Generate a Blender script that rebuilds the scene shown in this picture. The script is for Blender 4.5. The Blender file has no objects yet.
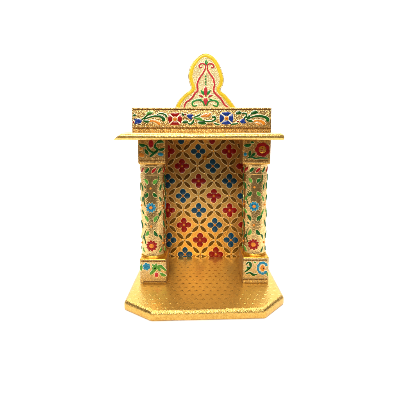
import bpy, bmesh, math, random
from mathutils import Vector
random.seed(7)
rnd = random.random
S = bpy.context.scene
COL = S.collection
PI = math.pi
U = 0.0015                       # metres per drawing unit
# ------------------------------------------------------------------ camera
F, PX, PY, PITCH = 314.0, 200.0, 161.0, math.radians(6)
D, H = 314.0, 201.6              # camera distance before the base front and height, in units
cam_d = bpy.data.cameras.new('camera'); cam = bpy.data.objects.new('camera', cam_d); COL.objects.link(cam)
cam.location = (0, -D*U, H*U); cam.rotation_euler = (PI/2 - PITCH, 0, 0)
cam_d.sensor_width = 36; cam_d.lens = 36*F/400
cam_d.shift_y = (PY-200)/400; cam_d.clip_start = 0.01; cam_d.clip_end = 50
S.camera = cam

def at(x, y, Y):
    """photo measurement (x, y) on the upright plane at depth Y -> point in units"""
    a, b = (x-PX)/F, -(y-PY)/F
    c, s = math.cos(PITCH), math.sin(PITCH)
    d = (a, c + b*s, -s + b*c)
    t = (Y + D)/d[1]
    return Vector((a*t, Y, H + d[2]*t))
def at_z(x, y, z):
    a, b = (x-PX)/F, -(y-PY)/F
    c, s = math.cos(PITCH), math.sin(PITCH)
    d = (a, c + b*s, -s + b*c)
    t = (z - H)/d[2]
    return Vector((a*t, -D + d[1]*t, z))

T = 10.7                         # height of the base board
YP, YB = 56.0, 137.0             # front of the pedestals, front of the back panel
YR, YF = 10.0, 30.0              # front of the roof board, front of the frieze
ZR0 = at(200, 140.3, YR).z; ZR1 = at(200, 132.8, YR).z

# ------------------------------------------------------------------ materials
def nt(name):
    m = bpy.data.materials.new(name); m.use_nodes = True
    n = m.node_tree; b = n.nodes['Principled BSDF']
    return m, n, b
def node(n, t, **kw):
    o = n.nodes.new(t)
    for k, v in kw.items():
        if hasattr(o, k): setattr(o, k, v)
    return o
def setin(o, **kw):
    for k, v in kw.items(): o.inputs[k.replace('_', ' ')].default_value = v
def math_n(n, op, a, b=None, c=None):
    o = n.nodes.new('ShaderNodeMath'); o.operation = op
    for i, v in enumerate((a, b, c)):
        if v is None: continue
        if isinstance(v, (int, float)): o.inputs[i].default_value = v
        else: n.links.new(v, o.inputs[i])
    return o.outputs[0]
def ramp(n, src, stops):
    r = n.nodes.new('ShaderNodeValToRGB'); e = r.color_ramp.elements
    while len(e) < len(stops): e.new(0.5)
    for k, (p, c) in enumerate(stops):
        e[k].position = p; e[k].color = (*c, 1) if len(c) == 3 else c
    n.links.new(src, r.inputs[0]); return r.outputs[0]

def gold(name, col, dark, rough, scale, bump, speck=0.0, emboss=None, wear=0.25, metal=1.0, cell=None):
    """gold foil: fine crinkle, stamped grain and brown tarnish lying in the stamping"""
    m, n, b = nt(name); L = n.links.new
    tc = node(n, 'ShaderNodeTexCoord').outputs['Object']
    vo = node(n, 'ShaderNodeTexVoronoi', feature='F1'); setin(vo, Scale=scale, Randomness=1.0); L(tc, vo.inputs['Vector'])
    n1 = node(n, 'ShaderNodeTexNoise'); setin(n1, Scale=scale*0.45, Detail=6.0, Roughness=0.65); L(tc, n1.inputs['Vector'])
    n2 = node(n, 'ShaderNodeTexNoise'); setin(n2, Scale=38.0, Detail=4.0, Roughness=0.6); L(tc, n2.inputs['Vector'])
    n3 = node(n, 'ShaderNodeTexNoise'); setin(n3, Scale=scale*1.6, Detail=3.0, Roughness=0.6); L(tc, n3.inputs['Vector'])
    h = math_n(n, 'ADD', math_n(n, 'MULTIPLY', vo.outputs['Distance'], 0.8), n1.outputs[0])
    h = math_n(n, 'ADD', h, math_n(n, 'MULTIPLY', n2.outputs[0], 0.8))
    if emboss:
        fx, fy, ax, amt = emboss
        nj = node(n, 'ShaderNodeTexNoise'); setin(nj, Scale=95.0, Detail=2.0); L(tc, nj.inputs['Vector'])
        sp = node(n, 'ShaderNodeSeparateXYZ'); L(tc, sp.inputs[0])
        wob = math_n(n, 'MULTIPLY', n2.outputs[0], 0.35)
        yy = math_n(n, 'ADD', math_n(n, 'MULTIPLY', sp.outputs[ax], fy), wob)
        row = math_n(n, 'FLOOR', yy)
        xx = math_n(n, 'ADD', math_n(n, 'MULTIPLY', sp.outputs[0], fx), math_n(n, 'MULTIPLY', row, 0.5))
        u = math_n(n, 'ABSOLUTE', math_n(n, 'SUBTRACT', math_n(n, 'FRACT', xx), 0.5))
        v = math_n(n, 'SUBTRACT', math_n(n, 'FRACT', yy), 0.62)
        d = math_n(n, 'ABSOLUTE', math_n(n, 'ADD', v, math_n(n, 'MULTIPLY', u, 0.7)))
        e = math_n(n, 'SUBTRACT', 1.0, math_n(n, 'MULTIPLY', d, 8.5))
        e = math_n(n, 'MULTIPLY', math_n(n, 'MAXIMUM', e, 0.0), math_n(n, 'MAXIMUM', math_n(n, 'SUBTRACT', 1.0, math_n(n, 'MULTIPLY', u, 3.6)), 0.0))
        h = math_n(n, 'ADD', h, math_n(n, 'MULTIPLY', e, math_n(n, 'MULTIPLY', math_n(n, 'MAXIMUM', math_n(n, 'SUBTRACT', nj.outputs[0], .22), 0.0), amt*3.2)))
    crev = None
    if cell:
        cs, cb, cd = cell
        nw = node(n, 'ShaderNodeTexNoise'); setin(nw, Scale=cs*.7, Detail=2.0); L(tc, nw.inputs['Vector'])
        va = node(n, 'ShaderNodeVectorMath', operation='MULTIPLY_ADD'); L(nw.outputs['Color'], va.inputs[0])
        va.inputs[1].default_value = (1.1/cs,)*3; L(tc, va.inputs[2])
        ve = node(n, 'ShaderNodeTexVoronoi', feature='DISTANCE_TO_EDGE'); setin(ve, Scale=cs, Randomness=1.0); L(va.outputs[0], ve.inputs['Vector'])
        pad = math_n(n, 'MINIMUM', math_n(n, 'MULTIPLY', ve.outputs['Distance'], 3.6), 1.0)
        h = math_n(n, 'ADD', h, math_n(n, 'MULTIPLY', pad, cb))
        crev = math_n(n, 'MULTIPLY', math_n(n, 'SUBTRACT', 1.0, pad), math_n(n, 'MULTIPLY', math_n(n, 'ADD', n2.outputs[0], .35), cd))
    bp = node(n, 'ShaderNodeBump'); setin(bp, Strength=bump, Distance=0.0008); L(h, bp.inputs['Height']); L(bp.outputs[0], b.inputs['Normal'])
    k = math_n(n, 'ADD', math_n(n, 'MULTIPLY', n1.outputs[0], 0.6), math_n(n, 'MULTIPLY', n3.outputs[0], 0.4))
    c = ramp(n, k, [(0.5-wear*0.5, dark), (0.5+wear*0.3, col)])
    if speck:
        c2 = ramp(n, n3.outputs[0], [(0.36, (1, 1, 1)), (0.48, (0, 0, 0))])
        mx = node(n, 'ShaderNodeMix', data_type='RGBA')
        L(math_n(n, 'MULTIPLY', c2, speck), mx.inputs['Factor']); L(c, mx.inputs[6])
        mx.inputs[7].default_value = (dark[0]*0.55, dark[1]*0.5, dark[2]*0.4, 1); c = mx.outputs[2]
    if cell:
        mx = node(n, 'ShaderNodeMix', data_type='RGBA'); mx.clamp_factor = True
        L(crev, mx.inputs['Factor']); L(c, mx.inputs[6]); mx.inputs[7].default_value = (dark[0]*.5, dark[1]*.45, dark[2]*.35, 1); c = mx.outputs[2]
    L(c, b.inputs['Base Color'])
    L(math_n(n, 'ADD', math_n(n, 'MULTIPLY', n2.outputs[0], 0.16), rough-0.08), b.inputs['Roughness'])
    b.inputs['Metallic'].default_value = metal
    return m
def enamel(name, col, col2=None, rough=0.22, spec=0.22):
    m, n, b = nt(name); L = n.links.new
    col2 = col2 or tuple(c*0.5 for c in col)
    tc = node(n, 'ShaderNodeTexCoord').outputs['Object']
    n1 = node(n, 'ShaderNodeTexNoise'); setin(n1, Scale=420.0, Detail=5.0, Roughness=0.7); L(tc, n1.inputs['Vector'])
    L(ramp(n, n1.outputs[0], [(0.34, col2), (0.6, col)]), b.inputs['Base Color'])
    bp = node(n, 'ShaderNodeBump'); setin(bp, Strength=0.25, Distance=0.0005); L(n1.outputs[0], bp.inputs['Height']); L(bp.outputs[0], b.inputs['Normal'])
    setin(b, Roughness=rough); b.inputs['Coat Weight'].default_value = 0.1 if spec > .2 else 0; b.inputs['Specular IOR Level'].default_value = spec; b.inputs['Coat Roughness'].default_value = 0.12
    return m
M = {}
M['floor']  = gold('gold_foil_floor', (0.84, 0.54, 0.13), (0.66, 0.38, 0.065), 0.23, 600, 0.30, 0.0, (80, 76, 1, 5.5), 0.5, metal=.8)
M['edge']   = gold('gold_foil_edge', (0.88, 0.58, 0.17), (0.56, 0.30, 0.055), 0.25, 800, 0.34, 0.2, metal=.9, cell=(360, .6, .5))
M['lower_edge'] = gold('smooth_gold_edge', (0.82, 0.52, 0.13), (0.58, 0.31, 0.055), 0.30, 600, 0.25, 0.15, metal=.88, cell=(200, .3, .25))
M['roof']   = gold('gold_foil_roof', (0.88, 0.60, 0.19), (0.60, 0.34, 0.07), 0.30, 700, 0.26, 0.15, metal=.88, cell=(330, .4, .3))
M['panel']  = gold('gold_foil_panel', (0.83, 0.51, 0.145), (0.64, 0.35, 0.075), 0.38, 500, 0.42, 0.0, None, 0.5, metal=.74, cell=(170, .35, .22))
M['pale']   = gold('pale_stamped_foil', (0.92, 0.64, 0.27), (0.46, 0.25, 0.065), 0.31, 850, 0.42, 0.4, metal=.84, cell=(330, .85, .85))
M['warm']   = gold('bounce_tinted_capital_foil', (0.92, 0.56, 0.19), (0.46, 0.23, 0.05), 0.34, 800, 0.5, 0.4, metal=.84, cell=(310, .8, .8))  # frieze foil turned oranger: warm bounce under the roof is painted in
M['plinth'] = gold('lit_pedestal_foil', (0.93, 0.74, 0.40), (0.60, 0.38, 0.12), 0.36, 850, 0.5, 0.35, metal=.7, cell=(320, .8, .6))  # frieze foil made paler: light caught by the pedestals is painted in
M['shaft']  = gold('pale_column_foil', (0.92, 0.64, 0.27), (0.54, 0.31, 0.085), 0.21, 700, 0.20, 0.35, metal=.92, cell=(240, .5, .5))
M['cream']  = gold('cream_crest_foil', (0.92, 0.78, 0.46), (0.64, 0.45, 0.18), 0.42, 900, 0.5, 0.35, metal=0.5, cell=(380, .7, .3))
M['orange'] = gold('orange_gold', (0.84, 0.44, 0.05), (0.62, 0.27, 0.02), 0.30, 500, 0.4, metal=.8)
M['rim']    = gold('raised_gold_line', (0.97, 0.76, 0.38), (0.84, 0.58, 0.21), 0.34, 900, 0.3, metal=.75)
M['white']  = gold('pale_line', (0.95, 0.87, 0.66), (0.82, 0.67, 0.38), 0.42, 900, 0.3, metal=0.55)
M['brown']  = gold('tarnished_band', (0.56, 0.31, 0.085), (0.20, 0.085, 0.02), 0.38, 700, 0.7, 0.5, metal=.8, cell=(380, 1.0, 1.0))
M['red']    = enamel('red_enamel', (0.38, 0.010, 0.008), (0.15, 0.003, 0.003))
M['blue']   = enamel('blue_enamel', (0.007, 0.085, 0.18), (0.002, 0.022, 0.055))
M['royal']  = enamel('royal_blue_enamel', (0.014, 0.05, 0.33), (0.006, 0.018, 0.13))
M['sky']    = enamel('light_blue_enamel', (0.02, 0.28, 0.44), (0.008, 0.10, 0.22))
M['green']  = enamel('green_enamel', (0.014, 0.13, 0.02), (0.003, 0.034, 0.006))
M['lime']   = enamel('bright_green_enamel', (0.12, 0.36, 0.045), (0.035, 0.17, 0.02))
M['olive']  = enamel('olive_lacquer', (0.24, 0.112, 0.010), (0.045, 0.019, 0.003), .4, .1)
M['amber']  = enamel('orange_enamel', (0.78, 0.28, 0.025), (0.48, 0.13, 0.012))
M['yellow'] = enamel('yellow_enamel', (0.84, 0.62, 0.03), (0.66, 0.42, 0.02))
M['rose']   = enamel('rose_red_enamel', (0.62, 0.045, 0.065), (0.42, 0.02, 0.03))
M['leaf']   = enamel('crest_green_enamel', (0.03, 0.32, 0.06), (0.015, 0.17, 0.03))
M['black']  = enamel('black_dot', (0.03, 0.015, 0.01))

# ------------------------------------------------------------------ mesh builder
class MB:
    def __init__(s): s.v = []; s.f = []; s.m = []; s.names = []
    def mi(s, name):
        if name not in s.names: s.names.append(name)
        return s.names.index(name)
    def verts(s, pts):
        k = len(s.v); s.v += [tuple(p) for p in pts]; return k
    def face(s, idx, mat): s.f.append(tuple(idx)); s.m.append(s.mi(mat))
    def from_bm(s, bm, mat):
        k = s.verts([v.co.copy() for v in bm.verts]); bm.verts.index_update()
        for f in bm.faces: s.face([k+v.index for v in f.verts], mat if isinstance(mat, str) else mat(f))
        bm.free()
    # raised pieces of decoration; mp(x, y, h) maps drawing coordinates to the surface
    def dome(s, mp, pts, mat, h0=.3, h1=.9, mid=.62):
        n = len(pts); cx = sum(p[0] for p in pts)/n; cy = sum(p[1] for p in pts)/n
        rings = []
        for f, h in ((1.0, -.5), (.97, h0), (mid, h0+(h1-h0)*.75)):
            rings.append(s.verts([mp(cx+(x-cx)*f, cy+(y-cy)*f, h) for x, y in pts]))
        c = s.verts([mp(cx, cy, h1)])
        for a, b in zip(rings, rings[1:]):
            for i in range(n):
                j = (i+1) % n; s.face((a+i, a+j, b+j, b+i), mat)
        for i in range(n): s.face((rings[-1]+i, rings[-1]+(i+1) % n, c), mat)
    def stroke(s, mp, pts, wf, mat, h0=.3, h1=.8):
        rows = []; n = len(pts)
        for i, (x, y) in enumerate(pts):
            a = pts[max(0, i-1)]; b = pts[min(n-1, i+1)]
            dx, dy = b[0]-a[0], b[1]-a[1]; l = math.hypot(dx, dy) or 1
            nx, ny = -dy/l, dx/l; w = wf(i/(n-1))
            rows.append(s.verts([mp(x+nx*w*k, y+ny*w*k, h) for k, h in ((-1, -.5), (-.92, h0), (-.4, h1), (.4, h1), (.92, h0), (1, -.5))]))
        for a, b in zip(rows, rows[1:]):
            for k in range(5): s.face((a+k, a+k+1, b+k+1, b+k), mat)
        for r in (rows[0], rows[-1]): s.face([r+k for k in range(6)], mat)
    def build(s, name, parent=None, origin=None, smooth=True):
        me = bpy.data.meshes.new(name)
        o = origin or Vector((0, 0, 0))
        me.from_pydata([((x-o[0])*U, (y-o[1])*U, (z-o[2])*U) for x, y, z in s.v], [], s.f)
        for nm in s.names: me.materials.append(M[nm])
        me.polygons.foreach_set('material_index', s.m)
        bm = bmesh.new(); bm.from_mesh(me); bmesh.ops.recalc_face_normals(bm, faces=bm.faces); bm.to_mesh(me); bm.free()
        me.polygons.foreach_set('use_smooth', [smooth]*len(me.polygons))
        if smooth: me.set_sharp_from_angle(angle=math.radians(38))
        ob = bpy.data.objects.new(name, me); COL.objects.link(ob)
        ob.location = Vector(o)*U
        if parent:
            ob.parent = parent
            if parent.type == 'MESH': ob.location = (Vector(o)*U) - parent.location
        return ob
def curve(pts, n=6):
    """smooth polyline through points (Catmull-Rom)"""
    P = [pts[0]] + list(pts) + [pts[-1]]; out = []
    for i in range(1, len(P)-2):
        for k in range(n):
            t = k/n; q = []
            for c in (0, 1):
                a, b, d, e = P[i-1][c], P[i][c], P[i+1][c], P[i+2][c]
                q.append(.5*(2*b+(d-a)*t+(2*a-5*b+4*d-e)*t*t+(3*b-a-3*d+e)*t**3))
            out.append(tuple(q))
    out.append(tuple(pts[-1])); return out
def ell(cx, cy, rx, ry, a=0, n=14):
    if n == 16:   # pointed petal
        R_ = [(rx*math.copysign(abs(math.cos(t))**1.0, math.cos(t)), ry*math.copysign(abs(math.sin(t))**1.25, math.sin(t))) for t in [2*PI*k/16 for k in range(16)]]
        return [(cx+x*math.cos(a)-y*math.sin(a), cy+x*math.sin(a)+y*math.cos(a)) for x, y in R_]
    return [(cx+rx*math.cos(t)*math.cos(a)-ry*math.sin(t)*math.sin(a), cy+rx*math.cos(t)*math.sin(a)+ry*math.sin(t)*math.cos(a)) for t in [2*PI*k/n for k in range(n)]]
def jit(v): return v*(1+(rnd()-.5)*.12)
class Art:
    """draws raised enamel shapes with a lighter raised outline on one surface"""
    def __init__(s, mb, mp, rim='rim', rw=.42, wm=1.0): s.b, s.mp, s.rim, s.rw, s.wm = mb, mp, rim, rw, wm
    def leaf(s, p0, p1, w, mat, bend=0, rim=True, round_=.75):
        dx, dy = p1[0]-p0[0], p1[1]-p0[1]
        pts = [(p0[0]+dx*t-dy*bend*math.sin(PI*t), p0[1]+dy*t+dx*bend*math.sin(PI*t)) for t in [k/9 for k in range(10)]]
        w = jit(w)/2*s.wm
        prof = lambda t: w*max(math.sin(PI*min(1, max(0, t))), 0)**round_ + .04
        if rim:
            l = math.hypot(dx, dy) or 1; e = s.rw*.9/l
            q = [(p0[0]-dx*e, p0[1]-dy*e)] + pts + [(p1[0]+dx*e, p1[1]+dy*e)]
            s.b.stroke(s.mp, q, lambda t: prof(t)+s.rw*(.4+.6*math.sin(PI*t)), s.rim, .18, .34)
        s.b.stroke(s.mp, pts, prof, mat, .42, .8)
    def line(s, pts, w, mat, rim=True, taper=.6, n=6):
        q = curve(pts, n)
        if w > 1.25 and mat not in ('brown',): w = w*s.wm
        f = lambda t: w/2*(1-taper+taper*math.sin(PI*t)**.6)
        if rim: s.b.stroke(s.mp, q, lambda t: f(t)+s.rw, s.rim, .18, .34)
        s.b.stroke(s.mp, q, f, mat, .42, .8)
    def blob(s, cx, cy, rx, ry, mat, a=0, rim=True):
        rx, ry = jit(rx), jit(ry)
        if rim: s.b.dome(s.mp, ell(cx, cy, rx+s.rw, ry+s.rw, a), s.rim, .2, .34)
        s.b.dome(s.mp, ell(cx, cy, rx, ry, a), mat, .42, .95)
    def rosette(s, cx, cy, r, n, mat, centre='amber', ph=0, pw=None, rc=None, sq=1.0, rim=True, fill=0):
        pw = pw or r*math.sin(PI/n)*.62; ph += (rnd()-.5)*.08
        rc = rc or r*.24
        pr = (r-rc*.8)/2
        for k in range(n):
            a = ph+2*PI*k/n; d = rc*.8+pr
            if rim: s.b.dome(s.mp, ell(cx+d*math.cos(a), cy+sq*d*math.sin(a), pr+s.rw, pw+s.rw, a, 16 if n == 4 else 14), s.rim, .2, .34)
        for k in range(n):
            a = ph+2*PI*k/n; d = rc*.8+pr
            s.b.dome(s.mp, ell(cx+d*math.cos(a), cy+sq*d*math.sin(a), jit(pr), jit(pw), a, 16 if n == 4 else 14), mat, .42, .95)
        if fill: s.b.dome(s.mp, [(cx+fill*math.cos(ph+k*PI/n)*(1 if k % 2 == 0 else .74), cy+sq*fill*math.sin(ph+k*PI/n)*(1 if k % 2 == 0 else .74)) for k in range(2*n)], mat, .36, .6)
        s.b.dome(s.mp, ell(cx, cy, rc, rc), centre, .6, 1.3)
    def cross(s, cx, cy, rx, ry, w, mat, dot='amber', rd=.9, r0=.22, rim=True, wob=.06):
        for sx in (-1, 1):
            for sy in (-1, 1):
                s.leaf((cx+sx*rx*r0, cy+sy*ry*r0), (cx+sx*rx*(1+(rnd()-.5)*wob), cy+sy*ry*(1+(rnd()-.5)*wob)), w, mat if (mat != 'green' or rnd() > .3) else 'lime', rim=rim, bend=(rnd()-.5)*.1+(wob*.6*sx*sy if wob > .1 else 0))
        s.b.dome(s.mp, ell(cx, cy, rd, rd), dot, .5, 1.2)
def box_bm(x0, x1, y0, y1, z0, z1, r=.8, seg=3, vert=None):
    bm = bmesh.new(); bmesh.ops.create_cube(bm, size=1)
    for v in bm.verts: v.co = ((x0+x1)/2+v.co.x*(x1-x0), (y0+y1)/2+v.co.y*(y1-y0), (z0+z1)/2+v.co.z*(z1-z0))
    bmesh.ops.bevel(bm, geom=list(bm.edges), offset=r, segments=seg, profile=.5, affect='EDGES')
    return bm
def planemap(Y, zmax=None, zmin=None):
    def mp(x, y, h):
        p = at(x, y, Y); p.y -= h
        if zmax is not None: p.z = min(p.z, zmax)
        if zmin is not None: p.z = max(p.z, zmin)
        return p
    return mp

# ------------------------------------------------------------------ the shrine
shrine = bpy.data.objects.new('prayer_shrine', None); COL.objects.link(shrine)
shrine.empty_display_size = .05
shrine['label'] = 'small gold foil prayer shrine with floral enamel columns and arched yellow crest on white surface'
shrine['category'] = 'shrine'

# base board: octagonal front, rounded edges
def base_board():
    c = [at_z(123.7, 300.6, T), at_z(150.5, 312, T), at_z(265.5, 309.4, T), at_z(284.3, 295.2, T)]
    out = [(p.x, p.y) for p in c]
    # straight sides running back
    out += [(out[3][0]-2.5, YB+15), (out[0][0]+2.5, YB+15)]
    bm = bmesh.new()
    lo = [bm.verts.new((x, y, 0)) for x, y in out]; hi = [bm.verts.new((x, y, T)) for x, y in out]
    n = len(out)
    bm.faces.new(lo[::-1]); bm.faces.new(hi)
    for i in range(n): bm.faces.new((lo[i], lo[(i+1) % n], hi[(i+1) % n], hi[i]))
    top = [e for e in bm.edges if all(abs(v.co.z-T) < .01 for v in e.verts)]
    vert = [e for e in bm.edges if abs(e.verts[0].co.z-e.verts[1].co.z) > 1]
    bmesh.ops.bevel(bm, geom=vert, offset=2.5, segments=4, profile=.5, affect='EDGES')
    top = [e for e in bm.edges if all(abs(v.co.z-T) < .01 for v in e.verts)]
    bmesh.ops.bevel(bm, geom=top, offset=4.4, segments=7, profile=.5, affect='EDGES')
    low = [e for e in bm.edges if all(abs(v.co.z) < .01 for v in e.verts)]
    bmesh.ops.bevel(bm, geom=low, offset=1.6, segments=3, profile=.5, affect='EDGES')
    b = MB()
    def mt(f):
        return 'floor' if f.normal.z > .96 else ('edge' if f.normal.z > .22 else 'lower_edge')
    bm.normal_update()
    b.from_bm(bm, mt)
    return b.build('base', shrine)
base = base_board()

# back panel with its trellis of flowers
def back_panel():
    b = MB(); x0 = -75; x1 = 83
    b.from_bm(box_bm(x0, x1, YB, YB+9, T-.0+.05, ZR0-.05, .6, 2), 'panel')
    mp = planemap(YB, ZR1-1.2, 2.0)
    A = Art(b, mp, 'rim', .62)
    rows = [(137, 181.2), (151.3, 167.4), (166.1, 182), (181, 167.8), (195.9, 183), (210.3, 168), (225, 184), (240, 169.2), (254.3, 185)]
    for r, (y, xs) in enumerate(rows):
        pat = ('RB', 'RB', 'BR', 'BR')[(r-1) % 4]
        for k in range(-2, 6):
            x = xs + k*15.4
            if not 155 < x < 250: continue
            if k % 2 == 0:
                j = (k//2) % 2
                c = pat[j]
                if r == 0: c = 'BR'[j]
                A.rosette(x, y, 7.5, 4, 'red' if c == 'R' else 'blue', 'amber', 0, 2.95, 1.3, .98, fill=4.6 if c == 'R' else 0)
            else:
                A.cross(x, y-.2, 7.3, 7.0, 3.5, 'olive', 'orange', .95, .13)
    return b.build('back_panel', shrine, Vector((4, YB, T)))
panel = back_panel()

def added_side_panel(cx, sg):  # unseen panels between columns and back, added to darken the interior
    b = MB(); b.from_bm(box_bm(cx-2.5, cx+2.5, YP+27, YB-.1, T+.05, ZR0-.05, .6, 2), 'panel')
    return b.build('added_side_panel', shrine, Vector((cx, YP+27, T)))
added_side_panel(at(152.5, 205, YP+17).x, -1); added_side_panel(at(255.2, 205, YP+17).x, 1)

def hook():
    b = MB(); p = at(204.8, 157.5, YB)
    prof = [(0, -6.2), (1.6, -6), (2.6, -5), (3.0, -3.6), (2.5, -2.4), (1.7, -1.6), (1.9, -.6), (3.2, -.2), (3.4, .6)]
    n = 18; rows = []
    for r, d in prof:
        rows.append(b.verts([(p.x+max(r, .02)*math.cos(2*PI*k/n), YB+d, p.z+max(r, .02)*math.sin(2*PI*k/n)) for k in range(n)]))
    for a, c in zip(rows, rows[1:]):
        for k in range(n): b.face((a+k, a+(k+1) % n, c+(k+1) % n, c+k), 'orange')
    return b.build('knob', panel, p)
hook()

# columns: shaft with its pedestal and capital
def column(sx0, sx1, motif_x, ped, cap, ped_art, cap_art, dy):
    yc = YP + 17.0
    pl, pr, ptop = ped; cl, cr = cap
    zp = at(200, ptop, YP).z
    zc = at(200, 164.6, YP).z
    l = at(sx0, 205, yc).x; r_ = at(sx1, 205, yc).x
    cx, R = (l+r_)/2, (r_-l)/2*.985
    b = MB(); n = 128; rows = []
    prof = [(zp-1.5, 1.06), (zp+1.5, 1.06), (zp+2.2, 1.02), (zp+3.2, 1.0)]
    zz = zp+3.2
    while zz < zc-3: zz += 6; prof.append((min(zz, zc-2.6), 1.0))
    prof += [(zc-2, 1.04), (zc-.6, 1.05), (zc+1, 1.05)]
    def rad(th):      # softly eight-sided section
        q = (th + PI/8) % (PI/4) - PI/8
        return R*(.12 + .88*min(math.cos(PI/8)/math.cos(q)*1.04, 1.0))
    for z, k in prof:
        rows.append(b.verts([(cx+rad(2*PI*i/n)*k*math.cos(2*PI*i/n), yc+rad(2*PI*i/n)*k*math.sin(2*PI*i/n), z) for i in range(n)]))
    for a, c in zip(rows, rows[1:]):
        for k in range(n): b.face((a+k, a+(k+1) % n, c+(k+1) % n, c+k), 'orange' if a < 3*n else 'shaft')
    b.face([rows[0]+k for k in range(n)], 'shaft'); b.face([rows[-1]+k for k in range(n)], 'shaft')
    # wrapped decoration: u in photo units round the shaft (0 = facing front), v = photo height
    kx = (r_-l)/(sx1-sx0)
    th0 = math.asin(max(-.9, min(.9, ((at(motif_x, 205, yc-R).x)-cx)/R)))
    def mp(x, y, h):
        th = th0 + x*kx/R; z = at(200, y, yc-R).z
        q = rad(th)+h
        return Vector((cx+q*math.sin(th), yc-q*math.cos(th), z))
    A = Art(b, mp, 'rim', .36, 1.0)
    circ = 2*PI*R/kx; step = circ/6
    for k in range(6):
        x = k*step
        if k % 2 == 0:
            A.cross(x, 188.6+dy, 6.6, 9.4, 3.5, 'green', 'amber', 1.2, .44, wob=.22)
            A.rosette(x, 207.8+dy, 5.2, 10, 'sky', 'amber', 0, 1.15, 1.7); A.rosette(x, 207.8+dy, 3.3, 10, 'blue', 'amber', .3, .6, 1.6, rim=False)
            A.cross(x, 226.6+dy, 6.8, 9.6, 3.5, 'green', 'amber', 1.3, .44, wob=.22)
            A.rosette(x, 246+dy, 5.7, 10, 'red', 'amber', .2, 1.35, 2.3)
            pass
        else:
            A.cross(x, 207+dy, 5.2, 9.2, 2.6, 'green', 'amber', 1.1, .42, wob=.25)
            A.leaf((x-1.5, 184+dy), (x-3.5, 192+dy), 2.4, 'green'); A.leaf((x+1.5, 184+dy), (x+3.5, 192+dy), 2.4, 'green')
            A.leaf((x, 222+dy), (x+2.5, 230+dy), 2.4, 'green')
            A.cross(x, 245+dy, 5.2, 9.0, 2.6, 'green', 'amber', 1.1, .42, wob=.25)
    for k in range(6):
        x = k*step; sg = 1 if (k//2) % 2 else -1
        if k % 2 == 0:
            for y0 in (189, 226.6):
                A.line([(x+sg*5, y0+3+dy), (x+sg*7.6, y0+8+dy), (x+sg*8, y0+13+dy), (x+sg*6, y0+18+dy)], .7, 'green', False)
                A.line([(x-sg*4.5, y0-4+dy), (x-sg*7.4, y0-8+dy), (x-sg*7.8, y0-13+dy)], .7, 'green', False)
                A.leaf((x+sg*4.8, y0-.6+dy), (x+sg*7, y0-2.4+dy), 1.4, 'green', rim=False)
    ns = 12
    for k in range(ns):
        x = (k+.5)*circ/ns
        A.leaf((x-2.0, 173.2+dy*.4), (x+2.2, 168.0+dy*.4), 2.7, ('red', 'green')[k % 2], round_=.5)
    A.line([(circ*k/24, 166.4) for k in range(25)], .7, 'rim', False, 0, 1)
    A.line([(circ*k/24, 175.2+dy*.4) for k in range(25)], .6, 'rim', False, 0, 1)
    col = b.build('column', shrine, Vector((cx, yc, zp)))
    # pedestal
    p = MB(); a = at(pl, 272, YP).x; c = at(pr, 272, YP).x
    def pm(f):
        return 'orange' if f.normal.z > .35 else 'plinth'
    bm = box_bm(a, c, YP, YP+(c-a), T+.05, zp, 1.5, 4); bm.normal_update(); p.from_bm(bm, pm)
    ped_art(Art(p, planemap(YP), 'white', .45, 1.2))
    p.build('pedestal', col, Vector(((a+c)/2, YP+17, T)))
    # capital
    q = MB(); a = at(cl, 152, YP-1).x; c = at(cr, 152, YP-1).x
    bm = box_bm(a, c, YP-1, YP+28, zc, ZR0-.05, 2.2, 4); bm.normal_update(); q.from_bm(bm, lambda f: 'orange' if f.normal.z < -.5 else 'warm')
    cap_art(Art(q, planemap(YP-1), 'rim', .4, 1.35))
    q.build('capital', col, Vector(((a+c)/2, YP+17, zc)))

def band(A, x0, x1, y, mat='brown', w=1.2):
    A.line([(x0+(x1-x0)*k/6, y) for k in range(7)], w, mat, False, 0, 1)
def stipple(A, x0, x1, y, st, mat='rim', r=.5):
    x = x0
    while x < x1:
        A.b.dome(A.mp, ell(x, y+(rnd()-.5)*.25, r, r*.8, 0, 6), mat, .2, .5); x += st

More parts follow.
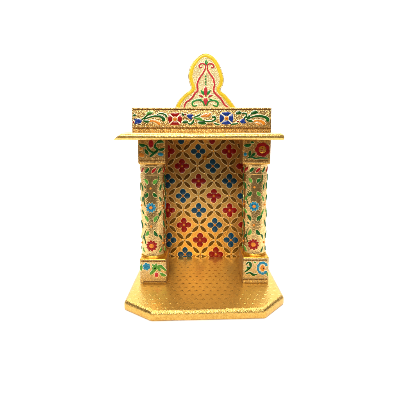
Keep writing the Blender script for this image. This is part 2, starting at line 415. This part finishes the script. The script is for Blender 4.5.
def ped_left(A):
    band(A, 141.5, 166, 261.2, 'brown', 1.5); stipple(A, 142, 166, 261.3, 1.7)
    A.leaf((141.2, 271), (141.5, 264), 2.2, 'lime')
    A.rosette(146.6, 266.6, 3.9, 6, 'sky', 'sky', .3, 1.6, 1.0)
    A.line([(150, 274), (153, 271.5), (155.5, 267.5), (156.5, 263.8)], 3.2, 'lime')
    A.line([(152, 267.5), (156, 268.5), (160, 266), (163, 268), (166, 270.5)], 2.6, 'lime')
    A.leaf((158, 267), (160.5, 271.5), 2.4, 'lime'); A.leaf((160, 272.5), (166.5, 275.5), 2.6, 'lime', .12)
    A.leaf((156, 268), (152, 264), 2, 'lime')
    A.blob(156.6, 274.8, 1.9, 2.5, 'rose')
    band(A, 143, 166, 281.6, 'brown', .7); stipple(A, 143, 166, 280.4, 2.0)
def ped_right(A):
    band(A, 243, 267, 260.2, 'brown', 1.3); stipple(A, 243, 267.5, 260.2, 1.7)
    A.line([(246, 264.5), (248.5, 262.2), (251, 264), (250, 267.5), (246.5, 270.5), (244.6, 272)], 1.7, 'green')
    A.line([(245.5, 274), (249.5, 272.6), (253.5, 274.3), (257, 274.2)], 1.5, 'green')
    A.leaf((245, 271.5), (249.5, 268.4), 1.8, 'lime')
    A.blob(250.2, 264.3, 1.7, 1.5, 'green', .5); A.leaf((246.5, 266.4), (250.5, 268.6), 2.2, 'green', .1); A.leaf((250, 272.2), (255, 275.4), 2.0, 'green', .1)
    A.leaf((256.4, 263), (253.4, 261.6), 1.4, 'lime')
    for k in range(8):
        a = math.radians(318-k*38); A.blob(262.5+4.6*math.cos(a), 268+5.4*math.sin(a), 2.0, 1.35, 'sky', a+PI/2)
    A.blob(262.6, 268, 2.6, 3.0, 'amber'); A.b.dome(A.mp, ell(263.3, 268, .8, .8), 'black', .9, 1.5)
    A.leaf((267.5, 276), (266.6, 271), 1.4, 'lime')
    band(A, 243, 267, 279.2, 'brown', .7); stipple(A, 243, 267, 278, 2.0)
def cap_left(A):
    A.leaf((151, 139.2), (151, 148), 4.0, 'red', round_=.6)
    A.leaf((138.8, 143.5), (146.5, 145), 2.6, 'green', .15); A.line([(146.5, 145), (148.5, 149.5), (153, 152.5), (157, 151)], 1.8, 'green')
    A.line([(156, 143), (154.8, 147), (157.5, 150), (152, 155), (149.8, 157)], 2.0, 'green')
    A.leaf((156, 143.6), (164, 142.5), 2.4, 'green', -.2); A.leaf((158, 149.5), (164.8, 147.8), 2.4, 'green', .15)
    A.leaf((144.6, 149), (148.5, 155), 2.6, 'green')
    A.blob(141.6, 155.2, 3.3, 2.0, 'amber', .2); A.leaf((139.6, 150.6), (143, 147.6), 1.8, 'amber')
    A.blob(160.6, 154.2, 3.2, 1.9, 'sky', .15)
    band(A, 140, 164, 160.7, 'brown', .9); stipple(A, 140, 164, 161.9, 1.7)
def cap_right(A):
    A.rosette(262.4, 149.6, 7.6, 7, 'red', 'orange', .4, 3.1, 3.9, .98)
    A.b.dome(A.mp, ell(261.9, 149.8, 1.1, 1.1), 'red', 1.0, 1.6)
    for k in range(5):
        a = .9+k*PI/2.5; A.b.dome(A.mp, ell(262.4+2.4*math.cos(a), 149.8+2.3*math.sin(a), .9, .6, a), 'red', 1.0, 1.5)
    A.leaf((243.6, 145), (251.5, 144), 2.9, 'green', .12); A.leaf((250, 142), (254.5, 142.6), 1.9, 'green')
    A.blob(245.2, 154.2, 1.7, 1.8, 'sky'); A.blob(243.6, 150.5, .9, .9, 'amber')
    A.line([(247, 158.2), (251, 157), (255.5, 158.4), (260, 157.9), (268, 158.2)], 1.4, 'green')
    A.leaf((249.2, 157), (250.3, 150.2), 2.3, 'green'); A.leaf((251, 156.5), (255.5, 153), 2.3, 'green')
    band(A, 244, 268, 161.0, 'brown', 1.0); stipple(A, 244, 268, 162.2, 1.7)
column(141.0, 165.6, 150.8, (139.8, 166.6, 259), (137.6, 165.4), ped_left, cap_left, 0)
column(242.6, 266.4, 254.2, (242.6, 268.8, 257.2), (242.6, 271.0), ped_right, cap_right, -1.3)

# roof board
def roof_board():
    b = MB(); x0 = at(112.2, 138, YR).x; x1 = at(284.3, 137, YR).x
    zt, zb = ZR1, ZR0; h = zt-zb; y1 = YB+14
    prof = []
    r = h*.56
    for k in range(9):
        a = -PI/2 - PI*k/8
        prof.append((YR+r+r*math.cos(a)*1.0, (zt+zb)/2 + h/2*math.sin(a)))
    prof += [(y1-1, zt), (y1, zt-.8), (y1, zb+.8), (y1-1, zb)]
    n = len(prof); st = [0, .004, .012, .03] + [k/40 for k in range(2, 39)] + [.972, .986, .996, 1.0]
    rows = []
    for t in st:
        pts = []
        for (y, z) in prof:
            f = (z-zb)/h
            x = x0 + (x1-x0)*t
            # worn left end: cut back towards the top; right end: rounded over
            if t < .06: x = max(x, x0 + f*10.0*1.03 + t*60*(1-f)*.0)
            if t > .97: zz = z - max(0, (t-.97)/.03)**3*2.0*f
            else: zz = z
            zz += .16*math.sin(t*9+1)*(.4+.6*f)
            if z <= zb + .01: zz = z
            pts.append((x, y, zz))
        rows.append(b.verts(pts))
    for a, c in zip(rows, rows[1:]):
        for k in range(n): b.face((a+k, a+(k+1) % n, c+(k+1) % n, c+k), 'roof')
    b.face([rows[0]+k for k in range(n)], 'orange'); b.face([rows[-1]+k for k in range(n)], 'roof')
    return b.build('roof_board', shrine, Vector((0, YR, zb)))
roof_board()

# frieze with its flowering scroll
def frieze():
    b = MB(); x0 = at(131.9, 120, YF).x; x1 = at(271.3, 120, YF).x; z1 = at(200, 107.5, YF).z
    b.from_bm(box_bm(x0, x1, YF, YF+16, ZR1-.6, z1, .7, 3), 'pale')
    A = Art(b, planemap(YF), 'white', .52, 1.5)
    for y, w in ((109.2, 1.3), (128.0, 1.5)): band(A, 133.2, 270.3, y, 'brown', w)
    stipple(A, 133.6, 270, 109.2, 1.35, 'rim', .42); stipple(A, 133.6, 270, 128.1, 1.5, 'rim', .5); stipple(A, 134, 270, 130.6, 1.8, 'rim', .42)
    def flower(x, y, mat):
        shape = [(1.7, 2.3), (3.1, 3.9), (4.7, 5.3), (4.1, 6.1), (2.6, 6.0), (1.4, 6.6), (-1.4, 6.5), (-2.6, 5.9), (-4.1, 6.1), (-4.7, 5.3), (-3.1, 3.9), (-1.7, 2.3)]
        A.b.dome(A.mp, [(x+7.5*math.copysign(abs(math.cos(k*PI/12))**.74, math.cos(k*PI/12)), y+6.75*math.copysign(abs(math.sin(k*PI/12))**.74, math.sin(k*PI/12))) for k in range(24)], 'white', .18, .3, .85)
        for k in range(4):
            c_, s_ = ((0, -1), (1, 0), (0, 1), (-1, 0))[k]
            ps = []
            for u, v in shape:
                u += (rnd()-.5)*.3; v += (rnd()-.5)*.3
                f = 1.1 if c_ else .97
                ps.append((x+(c_*v-s_*u)*1.06 if c_ else x-s_*u*1.06, y+(s_*v+c_*u*.95)*.97 if s_ else y+c_*u*.95))
            A.b.dome(A.mp, ps, mat, .46, .95, .72)
        A.b.dome(A.mp, ell(x, y, 2.7, 2.5), 'white', .7, .9); A.b.dome(A.mp, ell(x, y, 2.1, 2.0), 'amber', .9, 1.5); A.b.dome(A.mp, ell(x, y, .6, .6), 'olive', 1.4, 1.7)
    def bud(x, y, a, mat, l=6, w=3.4):
        c, s = math.cos(a), math.sin(a)
        A.leaf((x, y), (x+c*l, y+s*l), w, mat, round_=.55)
        A.leaf((x+c*l*.4-s*1.2, y+s*l*.4+c*1.2), (x+c*l*1.15-s*2, y+s*l*1.15+c*2), w*.45, mat, rim=False)
        A.leaf((x+c*l*.4+s*1.2, y+s*l*.4-c*1.2), (x+c*l*1.15+s*2, y+s*l*1.15-c*2), w*.45, mat, rim=False)
    def hook_leaf(pts, w0, w1, mat):      # long leaf that swells towards its hooked end
        q = curve(pts, 6)
        f = lambda t: 1.4*(w0 + (w1-w0)*t**1.5)/2*(1 if t < .85 else math.sqrt(max(.04, 1-((t-.85)/.15)**2)))
        A.b.stroke(A.mp, q, lambda t: f(t)+.6, 'white', .18, .34); A.b.stroke(A.mp, q, f, mat, .42, .85)
    # left third
    A.leaf((132.8, 115.2), (136.2, 114.6), 1.6, 'green', .1); A.line([(137.4, 116.6), (139, 114.6), (141, 115), (140.4, 116.8)], .8, 'rim', False)
    A.blob(133.6, 122, .9, 1.1, 'red'); bud(142, 121, PI-.05, 'royal', 7, 3.6)
    A.leaf((146.5, 115.8), (153.2, 112.9), 2.6, 'lime', -.18)
    hook_leaf([(141.6, 120), (145, 117.2), (148, 114.6), (151.6, 113.2)], 1.0, 1.9, 'green')
    hook_leaf([(144, 119.2), (150, 117.1), (156, 115.9), (161, 116.6), (163.6, 119), (162.6, 121)], 1.0, 3.0, 'green')
    hook_leaf([(157, 114.4), (161, 113.4), (165.4, 114.8), (166.4, 117.4)], .8, 1.5, 'green')
    A.leaf((142.6, 120.6), (150.4, 121.4), 2.0, 'green', .05)
    hook_leaf([(149.6, 121.6), (153, 120.6), (157, 122), (160, 124.6)], 1.4, 2.6, 'amber')
    A.leaf((136.6, 125), (141.5, 124.4), 1.0, 'brown'); A.line([(142, 124.8), (145, 123.6), (148, 125)], .8, 'brown', False)
    flower(175, 119, 'red')
    # middle
    A.leaf((182, 113), (184.4, 115.6), 1.6, 'green', .1); A.blob(185.2, 114.3, 1.1, .9, 'red'); bud(187, 115.2, .35, 'royal', 5.4, 2.9)
    A.leaf((182.2, 123), (188.4, 122), 2.4, 'green', -.1)
    A.line([(187.6, 123), (190.4, 124), (192.8, 122.4), (193.6, 119.6)], 1.5, 'green')
    hook_leaf([(193.4, 117.4), (196.4, 116.4), (200.4, 114.6)], .9, 1.4, 'green')
    A.leaf((193.6, 118), (203.4, 121.2), 2.2, 'lime', -.1)
    A.leaf((197.4, 122.8), (206.2, 124), 2.9, 'green', -.1)
    hook_leaf([(203, 120.6), (208, 121.6), (213, 120.8), (215.4, 118.4), (213.8, 116.6), (212.2, 117.6)], 1.0, 2.0, 'green')
    A.leaf((200.6, 116.2), (206.8, 114), 2.0, 'amber', .1); A.leaf((203.6, 116.6), (211.4, 112.6), 2.0, 'amber', .12)
    A.leaf((213.4, 122.4), (220.6, 124.8), 1.3, 'green', .1)
    A.line([(183, 119), (185, 117.6), (187, 119.4)], .8, 'brown', False); A.line([(206, 125.2), (209, 124), (212, 125)], .8, 'brown', False)
    flower(226.4, 118.2, 'royal')
    # right third
    A.line([(231, 124.4), (234, 124), (238, 123.4)], 1.3, 'green')
    A.blob(237.8, 121.6, 1.2, .9, 'red'); bud(240, 121.8, -.2, 'royal', 5, 3.1)
    A.leaf((235.6, 114.2), (241.6, 113), 2.4, 'green', -.14)
    A.line([(241.6, 113.2), (245.4, 113.4), (246.4, 115.6), (244.4, 118), (243.8, 120)], 1.3, 'green')
    A.leaf((245.6, 118), (250.4, 114.6), 1.8, 'green', .1); A.leaf((250.6, 114.6), (258.4, 112.6), 2.4, 'green', -.16)
    hook_leaf([(245.6, 120), (250.4, 117.6), (257, 115.9), (264, 116.8), (267.6, 119), (267, 121.6)], 1.0, 3.0, 'green')
    A.leaf((246.6, 120.4), (253.2, 121.4), 1.8, 'green')
    hook_leaf([(253.6, 121.4), (257.6, 120.4), (262, 121.8), (264.6, 124.4)], 1.2, 2.9, 'amber'); A.leaf((255, 123.2), (260.6, 124.4), 1.1, 'amber')
    return b.build('frieze', shrine, Vector(((x0+x1)/2, YF, ZR1)))
frieze()

# crest
def crest():
    b = MB(); Y = YF+4; th = 7.0
    o = [(174.6, 110), (175.2, 107.2), (177.2, 102.6), (181, 97.2), (186, 92.4), (189.8, 89.6), (191.0, 87.4), (189.6, 83.5), (188.2, 76), (190.2, 66.5), (195.2, 58.8), (200.6, 54.2),
         (206, 52.9), (212.4, 55.2), (217.8, 61.2), (221.8, 70.2), (223.9, 78.8), (222.8, 85.4), (220.7, 88.8), (221.8, 91.2), (225.4, 94), (230, 99.4), (234.6, 105.6), (236.8, 107.4), (238.6, 108.6), (238.8, 110)]
    pts = curve(o, 4)
    cen = (206, 90)
    def inset(p, d):
        # offset towards the inside along the local normal
        out = []; n = len(p)
        for i in range(n):
            a = p[max(0, i-1)]; c = p[min(n-1, i+1)]
            dx, dy = c[0]-a[0], c[1]-a[1]; l = math.hypot(dx, dy) or 1
            q = (p[i][0]-dy/l*d, p[i][1]+dx/l*d)
            out.append((q[0], min(q[1], 110)))
        return out
    def P(p, y): v = at(p[0], p[1], Y); v.y = y; return v
    n = len(pts)
    loops = [b.verts([P(p, Y+th) for p in inset(pts, .5)]), b.verts([P(p, Y+th-.6) for p in pts]), b.verts([P(p, Y+.6) for p in pts]), b.verts([P(p, Y) for p in inset(pts, .6)])]
    mats = ['rim', 'rim', 'rim']
    for a, c, m in zip(loops, loops[1:], mats):
        for k in range(n): b.face((a+k, a+(k+1) % n, c+(k+1) % n, c+k), m)
    b.face([loops[0]+k for k in range(n)][::-1], 'cream'); b.face([loops[3]+k for k in range(n)], 'cream')
    mp = planemap(Y, None, at(206, 109.6, Y).z)
    A = Art(b, mp, 'rim', .4)
    mid = inset(pts, 2.55)
    A.b.stroke(mp, mid, lambda t: 1.6+.14*math.sin(t*40)+.1*math.sin(t*23+1), 'yellow', .3, .62)
    A.b.stroke(mp, inset(pts, 4.75), lambda t: .34, 'rim', .25, .4)
    A.b.stroke(mp, inset(pts, .75), lambda t: .3, 'rim', .25, .4)
    z = lambda L: [(165+x/5, 45+y/5) for x, y in L]
    for L in ([(95, 312), (104, 288), (120, 276), (136, 262), (150, 240), (163, 226), (161, 196), (172, 166), (190, 140), (201, 118)],
              [(316, 312), (296, 296), (282, 272), (268, 258), (250, 240), (243, 226), (247, 196), (240, 166), (222, 140), (210, 118)]):
        A.line(z(L), 1.9, 'rose', True, .25)
    A.line(z([(200, 120), (202, 100), (186, 92), (172, 100), (174, 112), (184, 110)]), 1.7, 'rose', True, .3)
    A.line(z([(212, 120), (212, 100), (228, 93), (243, 101), (241, 113), (231, 110)]), 1.7, 'rose', True, .3)
    A.leaf(*z([(206, 72), (206, 102)]), 3.4, 'leaf', round_=1.0); A.blob(*z([(206, 87)])[0], .5, .8, 'rim', 0, False)
    for y in (156, 170, 184, 196): A.blob(*z([(204, y)])[0], .8, 1.0, 'leaf', 0, False)
    A.leaf(*z([(203, 206), (203, 258)]), 4.2, 'rose', round_=.8)
    A.leaf(*z([(194, 250), (178, 226)]), 2.7, 'leaf', .1); A.leaf(*z([(212, 250), (228, 226)]), 2.7, 'leaf', -.1)
    A.leaf(*z([(190, 262), (168, 250)]), 2.3, 'rose', .1); A.leaf(*z([(216, 262), (238, 250)]), 2.3, 'rose', -.1)
    A.leaf(*z([(203, 302), (203, 262)]), 5.2, 'rose', round_=.6)
    A.line(z([(198, 304), (188, 282), (162, 274), (138, 286), (142, 304), (160, 302)]), 1.9, 'leaf', True, .3)
    A.line(z([(208, 304), (218, 282), (244, 276), (264, 288), (258, 306), (240, 300)]), 1.9, 'leaf', True, .3)
    A.leaf(*z([(188, 268), (166, 274)]), 1.4, 'leaf'); A.leaf(*z([(218, 268), (238, 274)]), 1.4, 'leaf')
    return b.build('crest', shrine, Vector((at(206, 108, Y).x, Y, at(206, 108, Y).z)))
crest()

# ------------------------------------------------------------------ white sweep it stands on
def sweep():
    m, n, b = nt('white_paper')
    tc = node(n, 'ShaderNodeTexCoord').outputs['Object']
    nz = node(n, 'ShaderNodeTexNoise'); setin(nz, Scale=6.0, Detail=3.0); n.links.new(tc, nz.inputs['Vector'])
    n.links.new(ramp(n, nz.outputs[0], [(.3, (.90, .90, .90)), (.7, (.93, .93, .93))]), b.inputs['Base Color'])
    setin(b, Roughness=.9); b.inputs['Specular IOR Level'].default_value = 0.1
    prof = [(-.2, 0), (.45, 0)]
    R = .55
    for k in range(1, 19):
        a = PI/2*k/18; prof.append((.45+R*math.sin(a), R-R*math.cos(a)))
    prof.append((1.0, 1.75))
    bm = bmesh.new(); rows = []
    for y, zz in prof: rows.append([bm.verts.new((x, y, zz)) for x in (-(.8+min(1.5, 1.5*(y+.2))), .8+min(1.5, 1.5*(y+.2)))])
    for a, c in zip(rows, rows[1:]):
        f = bm.faces.new((a[0], a[1], c[1], c[0])); f.smooth = True
    me = bpy.data.meshes.new('ground'); bm.to_mesh(me); bm.free(); me.materials.append(m)
    o = bpy.data.objects.new('ground', me); COL.objects.link(o)
    o['kind'] = 'structure'
    o['label'] = 'seamless white paper sweep under and behind the shrine'
sweep()

# ------------------------------------------------------------------ light
def area(name, loc, target, sx, sy, power, col=(1, 1, 1)):
    d = bpy.data.lights.new(name, 'AREA'); d.shape = 'RECTANGLE'; d.size = sx; d.size_y = sy; d.energy = power; d.color = col
    o = bpy.data.objects.new(name, d); COL.objects.link(o); o.location = loc
    o.rotation_euler = (Vector(target)-Vector(loc)).to_track_quat('-Z', 'Y').to_euler()
    return o
area('overhead_lamp', (0, .45, 1.9), (0, .6, 0), 2.4, 1.3, 72)
area('front_lamp', (-.1, -1.0, .98), (0, .05, .12), .5, .35, 17.5, (1, .95, .86))
w = bpy.data.worlds.new('World'); S.world = w; w.use_nodes = True
w.node_tree.nodes['Background'].inputs[0].default_value = (1, .90, .80, 1)
w.node_tree.nodes['Background'].inputs[1].default_value = 0.15
S.view_settings.view_transform = 'Standard'; S.view_settings.look = 'None'
S.view_settings.exposure = 0; S.view_settings.gamma = 1
S.cycles.use_denoising = True
S.cycles.max_bounces = 10; S.cycles.diffuse_bounces = 5; S.cycles.glossy_bounces = 8
S.cycles.sample_clamp_indirect = 8
